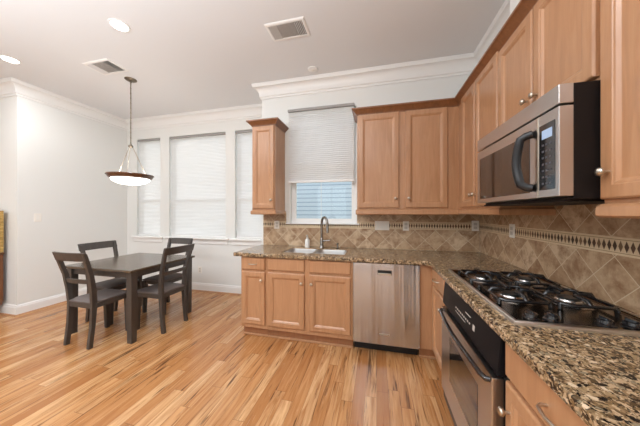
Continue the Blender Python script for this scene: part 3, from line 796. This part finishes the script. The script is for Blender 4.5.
def burner(x, y):
    b = MB().lathe([(0, 0.0052), (0.092, 0.0052), (0.086, 0.011), (0.062, 0.016), (0.052, 0.018), (0.048, 0.024), (0, 0.024)], 28, (x, y, 0)).build('burner', M['steel_hy'], ck, smooth=35)
    MB().lathe([(0, 0.021), (0.040, 0.021), (0.042, 0.026), (0.036, 0.031), (0, 0.031)], 24, (x, y, 0)).build('burner_cap', M['cap'], b, smooth=35)
def grate(x, y):
    mb = MB(); h = 0.040; a = 0.098; bq = 0.125
    r = 0.0075
    # rectangular frame with bowed corners, feet, four fingers
    fr = [(-a, -bq+0.02), (-a, bq-0.02), (-a+0.02, bq), (a-0.02, bq), (a, bq-0.02), (a, -bq+0.02), (a-0.02, -bq), (-a+0.02, -bq), (-a, -bq+0.02)]
    mb.tube([(x+u, y+v, h-0.010) for u, v in fr], r, 8)
    for u, v in ((-a, -bq+0.02), (-a, bq-0.02), (a, bq-0.02), (a, -bq+0.02)):
        mb.tube([(x+u, y+v, h-0.010), (x+u*1.02, y+v*1.02, 0.018), (x+u*1.03, y+v*1.04, 0.0065)], 0.010, 8)
    for u, v in ((1, 0), (-1, 0), (0, 1), (0, -1)):
        L = a if u else bq
        mb.tube([(x+u*L, y+v*L, h-0.010), (x+u*L*0.88, y+v*L*0.88, h+0.008), (x+u*L*0.5, y+v*L*0.5, h+0.010), (x+u*0.035, y+v*0.035, h+0.006)], [0.0085, 0.010, 0.010, 0.007], 8)
    mb.build('grate', M['iron'], ck, smooth=60)
for s_ in spots: burner(*s_); grate(*s_)
def cook_knob(x, y):
    MB().lathe([(0, 0.005), (0.029, 0.005), (0.029, 0.009), (0.024, 0.013), (0.022, 0.024), (0.018, 0.027), (0, 0.027)], 24, (x, y, 0)).box(x-0.004, x+0.004, y-0.022, y+0.022, 0.026, 0.033).build('control_knob', M['black_gloss'], ck, smooth=35)
for kx in (-0.165, -0.095, 0.075, 0.155): cook_knob(kx, -0.355)

# ------------------------------------------------------------------ outlets and switches
def plate(name, loc_, rz, w_, h_, label, cat, kind):
    e = empty(name, loc_, rz, label, cat)
    MB().panel(-w_/2, w_/2, -h_/2, h_/2, [(0, 0), (0, 0.003), (0.004, 0.0055)]).build('cover_plate', M['plastic'], e)
    n = max(1, round(w_/0.06)) if kind != 'wide' else 3
    if w_ < 0.09: n = 1
    for k in range(n):
        cx_ = (k-(n-1)/2)*0.046
        if kind == 'outlet':
            MB().box(cx_-0.017, cx_+0.017, -0.0075, -0.005, 0.005, 0.034).box(cx_-0.017, cx_+0.017, -0.0075, -0.005, -0.034, -0.005).build('socket', M['grey_plastic'], e, bevel=0.002)
        else:
            MB().box(cx_-0.016, cx_+0.016, -0.0085, -0.005, -0.033, 0.033).build('rocker', M['white_gloss'], e, bevel=0.002)
    return e
py = tb-0.0021
plate('outlet', (-1.285, py, 1.184), 0, 0.072, 0.106, 'single outlet plate in the tile under the small left wall cabinet', 'outlet', 'outlet')
plate('light_switch', (0.062, py, 1.190), 0, 0.165, 0.108, 'wide three gang switch plate in the tile right of the sink window', 'light switch', 'wide')
plate('outlet', (0.331, py, 1.190), 0, 0.066, 0.110, 'small outlet plate in the tile above the counter, right of the wide switch plate', 'outlet', 'outlet')
plate('outlet', (1.048, py, 1.200), 0, 0.070, 0.112, 'outlet plate in the back wall tile right at the room corner', 'outlet', 'outlet')
plate('outlet', (XR-0.0121, 2.262, 1.196), -math.pi/2, 0.076, 0.112, 'outlet plate in the right wall tile below the microwave side cabinet', 'outlet', 'outlet')
plate('light_switch', (XL, 2.25, 1.275), math.pi/2, 0.075, 0.115, 'white light switch plate on the left dining wall near its outer corner', 'light switch', 'switch')
plate('outlet', (-2.95, YD, 0.36), 0, 0.07, 0.112, 'white wall outlet low under the middle dining window', 'outlet', 'outlet')

# ------------------------------------------------------------------ ceiling fittings
def can(x, y, label):
    e = empty('recessed_light', (x, y, HC), 0, label, 'ceiling light')
    MB().lathe([(0.064, -0.0005), (0.082, -0.0005), (0.080, -0.005), (0.066, -0.007), (0.062, -0.003), (0.064, -0.0005)], 32).build('trim_ring', M['trim'], e, smooth=40)
    MB().lathe([(0, -0.003), (0.063, -0.003), (0.063, -0.0008), (0, -0.0008)], 32).build('lens', M['can'], e)
    ld = bpy.data.lights.new('can_light', 'AREA'); ld.shape = 'DISK'; ld.size = 0.12; ld.energy = CAN_W; ld.color = CAN_COL
    lo = bpy.data.objects.new('can_light', ld); C.objects.link(lo); lo.parent = e; lo.location = (0, 0, -0.012)
k_ = (HC-1.35)/(3.0914-1.35)
can(-2.332*k_, 1.697*k_, 'round lit recessed ceiling light above the floor between table and kitchen')
can(-4.065*k_, 1.782*k_, 'round lit recessed ceiling light near the left frame edge')
n_ = 0
for (x, y) in ((-0.6, 0.5), (-2.3, 0.1), (-4.1, 0.1), (-0.4, -1.3), (-2.3, -1.6), (-4.4, -1.6), (-6.2, 0.0), (-6.2, -2.0)):  # invented ceiling lights out of view, added to light the room
    can(x, y, 'unseen round recessed ceiling light added behind the camera, outside the photo'); 
for o in C.objects:
    if o.name.startswith('recessed_light') and 'behind' in o.get('label', ''): o['group'] = 'added recessed lights outside the photo'
sm = empty('ceiling_sensor', (-0.755*k_, 2.76*k_, HC), 0, 'small round white disc on the ceiling near the kitchen crown moulding', 'ceiling disc')
MB().lathe([(0, -0.014), (0.045, -0.014), (0.055, -0.010), (0.058, 0), (0, 0)], 28).build('disc', M['trim'], sm, smooth=40)
MB().lathe([(0, -0.018), (0.016, -0.017), (0.018, -0.0135), (0, -0.0135)], 20).build('lens', M['plastic'], sm, smooth=40)

def vent(cx_, cy_, w_, d_, label, rz=0):
    e = empty('ceiling_vent', (cx_, cy_, HC), rz, label, 'air vent', 'square ceiling air vents')
    del e['group']
    a, b = w_/2, d_/2
    mb = MB(); bm = mb.bm; rr = []
    for ins, z in ((0, 0), (0, -0.004), (0.010, -0.010), (0.026, -0.010), (0.026, -0.003)):
        rr.append([bm.verts.new((sx*(a-ins), sy*(b-ins), z)) for sx, sy in ((-1,-1),(1,-1),(1,1),(-1,1))])
    for p, q in zip(rr, rr[1:]):
        for k in range(4): bm.faces.new((p[k], p[(k+1) % 4], q[(k+1) % 4], q[k]))
    mb.build('vent_frame', M['trim'], e)
    MB().box(-a+0.0255, a-0.0255, -b+0.0255, b-0.0255, -0.0030, -0.0005).build('vent_backing', M['vent_dark'], e)
    # centre louvres run one way, side louvres the other
    mb = MB(); x0, x1 = -a*0.44, a*0.44; n = 13
    for k in range(n):
        yy = -b+0.036 + (2*b-0.072)*k/(n-1); mb.hexa([(x0, yy-0.010, -0.0115), (x1, yy-0.010, -0.0115), (x1, yy-0.008, -0.012), (x0, yy-0.008, -0.012)], [(x0, yy+0.006, -0.004), (x1, yy+0.006, -0.004), (x1, yy+0.008, -0.004), (x0, yy+0.008, -0.004)])
    mb.build('louvre_panel', M['vent'], e)
    for sx in (-1, 1):
        mb = MB()
        for k in range(5):
            xx = sx*(a*0.47 + (a*0.53-0.038)*k/4)
            mb.hexa([(xx+sx*0.005, -b+0.028, -0.0125), (xx+sx*0.007, -b+0.028, -0.0125), (xx+sx*0.007, b-0.028, -0.0125), (xx+sx*0.005, b-0.028, -0.0125)], [(xx-sx*0.004, -b+0.028, -0.004), (xx-sx*0.002, -b+0.028, -0.004), (xx-sx*0.002, b-0.028, -0.004), (xx-sx*0.004, b-0.028, -0.004)])
        mb.build('side_louvre', M['vent'], e)
    return e
vent(-0.824*k_, 2.113*k_, 0.375, 0.22, 'rectangular white ceiling air vent above the sink area')
vent(-3.155*k_, 2.145*k_, 0.38, 0.24, 'rectangular white ceiling air vent beside the pendant lamp')

# pendant
px_, pyy = -3.137*k_, 2.422*k_
pl_ = empty('pendant_lamp', (px_, pyy, HC), 0, 'bowl pendant lamp with dark wood ring hanging over the dining table', 'pendant lamp')
MB().lathe([(0, 0), (0.065, 0), (0.065, -0.006), (0.045, -0.020), (0.012, -0.026), (0.010, -0.04), (0, -0.04)], 28).build('canopy', M['bronze'], pl_, smooth=40)
zh = 2.195-HC; zr = 1.806-HC
mb = MB(); mb.tube([(0, 0, -0.035), (0, 0, zh+0.03)], 0.0060, 8)
n = 26
for k in range(n):   # chain links wound round the cord
    z = -0.05 + (zh+0.06)*k/(n-1)
    pts = [(0.007*math.cos(t)*(1 if k % 2 else 0), 0.007*math.cos(t)*(0 if k % 2 else 1), z+0.017*math.sin(t)) for t in [2*math.pi*q/10 for q in range(11)]]
    mb.tube(pts, 0.0022, 6)
mb.build('chain', M['bronze'], pl_, smooth=60)
MB().lathe([(0, 0.03), (0.010, 0.028), (0.014, 0.012), (0.026, 0.004), (0.026, -0.012), (0.012, -0.024), (0, -0.026)], 24, (0, 0, zh)).build('hub', M['bronze'], pl_, smooth=40)
for k in range(3):
    a = R(70 + 120*k)
    MB().tube([(0.018*math.cos(a), 0.018*math.sin(a), zh-0.008), (0.178*math.cos(a), 0.178*math.sin(a), zr+0.012)], 0.0042, 8).build('support_rod', M['nickel'], pl_, smooth=60)
MB().lathe([(0.170, zr+0.012), (0.180, zr+0.020), (0.243, zr+0.022), (0.248, zr+0.012), (0.232, zr-0.004), (0.222, zr-0.024), (0.204, zr-0.032), (0.192, zr-0.030), (0.198, zr-0.008), (0.170, zr+0.012)], 48).build('wood_ring', M['walnut'], pl_, smooth=35)
prof = [(0.200, zr-0.024)] + [(0.200*math.cos(t), zr-0.027-0.082*math.sin(t)) for t in [R(q) for q in (8, 18, 28, 38, 48, 58, 68, 78, 90)]]
prof[-1] = (0, prof[-1][1])
MB().lathe(prof, 40).build('glass_bowl', M['bowl'], pl_, smooth=80)
ld = bpy.data.lights.new('pendant_bulb', 'POINT'); ld.energy = 2.5; ld.shadow_soft_size = 0.06; ld.color = (1, 0.93, 0.85)
lo = bpy.data.objects.new('pendant_bulb', ld); C.objects.link(lo); lo.parent = pl_; lo.location = (0, 0, zr-0.01)

# ------------------------------------------------------------------ dining table and chairs
tx, ty, ta, tb_ = -2.888, 2.290, 0.480, 0.432
dt = empty('dining_table', (tx, ty, 0), 0, 'square dark grey-brown wooden dining table under the pendant lamp', 'dining table')
MB().box(-ta, ta, -tb_, tb_, 0.735, 0.760).build('tabletop', M['table_top'], dt, bevel=0.004)
MB().box(-ta+0.07, ta-0.07, -tb_+0.045, -tb_+0.065, 0.665, 0.7345).box(-ta+0.07, ta-0.07, tb_-0.065, tb_-0.045, 0.665, 0.7345).box(-ta+0.045, -ta+0.065, -tb_+0.07, tb_-0.07, 0.665, 0.7345).box(ta-0.065, ta-0.045, -tb_+0.07, tb_-0.07, 0.665, 0.7345).build('apron', M['espresso'], dt, bevel=0.002)
for sx in (-1, 1):
    for sy in (-1, 1):
        x, y = sx*(ta-0.058), sy*(tb_-0.058)
        MB().hexa([(x-0.029, y-0.029, 0), (x+0.029, y-0.029, 0), (x+0.029, y+0.029, 0), (x-0.029, y+0.029, 0)], [(x-0.034, y-0.034, 0.7345), (x+0.034, y-0.034, 0.7345), (x+0.034, y+0.034, 0.7345), (x-0.034, y+0.034, 0.7345)]).build('leg', M['espresso'], dt, bevel=0.003)

def make_chair(label):
    e = empty('dining_chair', (0, 0, 0), 0, label, 'dining chair', 'dining chairs around the table')
    # front legs (towards +y)
    for sx in (-1, 1):
        x = sx*0.158
        MB().hexa([(x-0.019, 0.150, 0), (x+0.019, 0.150, 0), (x+0.019, 0.184, 0), (x-0.019, 0.184, 0)], [(x-0.026, 0.134, 0.43), (x+0.026, 0.134, 0.43), (x+0.026, 0.186, 0.43), (x-0.026, 0.186, 0.43)]).build('leg', M['espresso'], e, bevel=0.003)
    # rear legs continue up as splayed back posts
    prof = [(-0.205, 0.0), (-0.182, 0.22), (-0.170, 0.42), (-0.180, 0.56), (-0.205, 0.72), (-0.245, 0.86), (-0.272, 0.945)]
    for sx in (-1, 1):
        mb = MB(); bm = mb.bm; rr = []
        for k, (yy, zz) in enumerate(prof):
            x = sx*(0.158 + 0.030*max(0, zz-0.42)/0.525); hw_ = 0.017; hd_ = 0.024 if 0.3 < zz < 0.7 else 0.019
            rr.append([bm.verts.new((x-hw_, yy-hd_, zz)), bm.verts.new((x+hw_, yy-hd_, zz)), bm.verts.new((x+hw_, yy+hd_, zz)), bm.verts.new((x-hw_, yy+hd_, zz))])
        for a, b in zip(rr, rr[1:]):
            for k in range(4): bm.faces.new((a[k], a[(k+1) % 4], b[(k+1) % 4], b[k]))
        bm.faces.new(rr[-1]); bm.faces.new(list(reversed(rr[0])))
        mb.build('rear_leg', M['espresso'], e, bevel=0.003)
    # seat frame
    MB().box(-0.150, 0.150, 0.150, 0.172, 0.385, 0.432).box(-0.150, 0.150, -0.190, -0.168, 0.385, 0.432).box(-0.178, -0.158, -0.16, 0.150, 0.385, 0.432).box(0.158, 0.178, -0.16, 0.150, 0.385, 0.432).build('seat_frame', M['espresso'], e, bevel=0.003)
    # cushion, rounded and slightly domed
    mb = MB(); bm = mb.bm; n = 10; g = []
    def cush(u, v, top):
        x = u*0.182; y = -0.006 + v*0.188
        if v < -0.7 and abs(u) > 0.7: x = u*0.150
        ed = max(abs(u), abs(v)); z = 0.434
        if top: z = 0.450 + 0.022*(1-ed**4)
        return (x, y, z)
    for top in (0, 1):
        g.append([[bm.verts.new(cush(-1+2*i/n, -1+2*j/n, top)) for j in range(n+1)] for i in range(n+1)])
    for top in (0, 1):
        for i in range(n):
            for j in range(n): bm.faces.new((g[top][i][j], g[top][i+1][j], g[top][i+1][j+1], g[top][i][j+1]))
    for i in range(n):
        bm.faces.new((g[0][i][0], g[0][i+1][0], g[1][i+1][0], g[1][i][0])); bm.faces.new((g[0][i][n], g[0][i+1][n], g[1][i+1][n], g[1][i][n]))
        bm.faces.new((g[0][0][i], g[0][0][i+1], g[1][0][i+1], g[1][0][i])); bm.faces.new((g[0][n][i], g[0][n][i+1], g[1][n][i+1], g[1][n][i]))
    mb.build('seat', M['seat'], e, smooth=50, bevel=0.006)
    # rails curved backwards
    def rail(name, z0, z1, y0, half, bow, lean, thick=0.020):
        mb = MB(); bm = mb.bm; n = 10; rr = []
        for k in range(n+1):
            u = -1+2*k/n; x = u*half; yb = y0 - bow*(1-u*u)
            rr.append([bm.verts.new((x, yb-thick/2, z0)), bm.verts.new((x, yb+thick/2, z0)), bm.verts.new((x, yb+thick/2-lean, z1)), bm.verts.new((x, yb-thick/2-lean, z1))])
        for a, b in zip(rr, rr[1:]):
            for k in range(4): bm.faces.new((a[k], a[(k+1) % 4], b[(k+1) % 4], b[k]))
        bm.faces.new(rr[-1]); bm.faces.new(list(reversed(rr[0])))
        mb.build(name, M['espresso'], e, bevel=0.003)
    rail('top_rail', 0.872, 0.958, -0.252, 0.212, 0.022, 0.026, 0.024)
    rail('back_slat', 0.635, 0.680, -0.196, 0.156, 0.012, 0.008, 0.016)
    return e
ch = make_chair('grey-brown dining chair on the camera side of the table, its back to the camera')
ch.location = (-2.918, 1.935, 0); ch.rotation_euler = (0, 0, 0)
for (x, y, a, lab) in ((-2.512, 2.300, 90, 'grey-brown dining chair on the right side of the table, facing left'),
                       (-3.272, 2.318, -90, 'grey-brown dining chair on the far left side of the table by the wall'),
                       (-2.885, 2.700, 180, 'grey-brown dining chair on the window side of the table, behind the others')):
    c_ = copy_tree(ch); c_.location = (x, y, 0); c_.rotation_euler = (0, 0, R(a)); c_['label'] = lab

# ------------------------------------------------------------------ far-left cabinet with its panel
cs = empty('console_cabinet', (-5.215, 1.82, 0), 0, 'brown wooden console cabinet cut by the left frame edge', 'console')
mb = MB(); hw2 = 0.48
pf = [(-hw2, 0.20), (-hw2+0.02, 0.15), (-hw2+0.07, 0.12), (hw2-0.07, 0.12), (hw2-0.02, 0.15), (hw2, 0.20), (hw2, 0.80), (-hw2, 0.80)]
mb.prism(pf, lambda u, v, t: (u, t, v), -0.17, 0.20)
mb.build('body', M['console'], cs, bevel=0.004)
MB().box(-hw2-0.015, hw2+0.015, -0.185, 0.205, 0.80, 0.828).build('top', M['walnut'], cs, bevel=0.006)
for sx in (-1, 1):
    MB().panel(min(0.02*sx, 0.40*sx), max(0.02*sx, 0.40*sx), 0.2, 0.76, DOOR, -0.17).build('door', M['console'], cs)
    for yy in (-0.12, 0.15):
        MB().tube([(sx*0.36, yy, 0.125), (sx*0.36, yy, 0)], [0.028, 0.016], 12).build('leg', M['walnut'], cs, smooth=50)
gp = empty('gilt_panel', (-5.00, 1.985, 0.829), 0, 'tan gold patterned panel standing on the brown console at the left frame edge', 'panel')
MB().panel(-0.28, 0.28, 0, 0.54, [(0, -0.03), (0, 0.07), (0.01, 0.085), (0.035, 0.085), (0.045, 0.07)]).build('frame', M['tan'], gp)
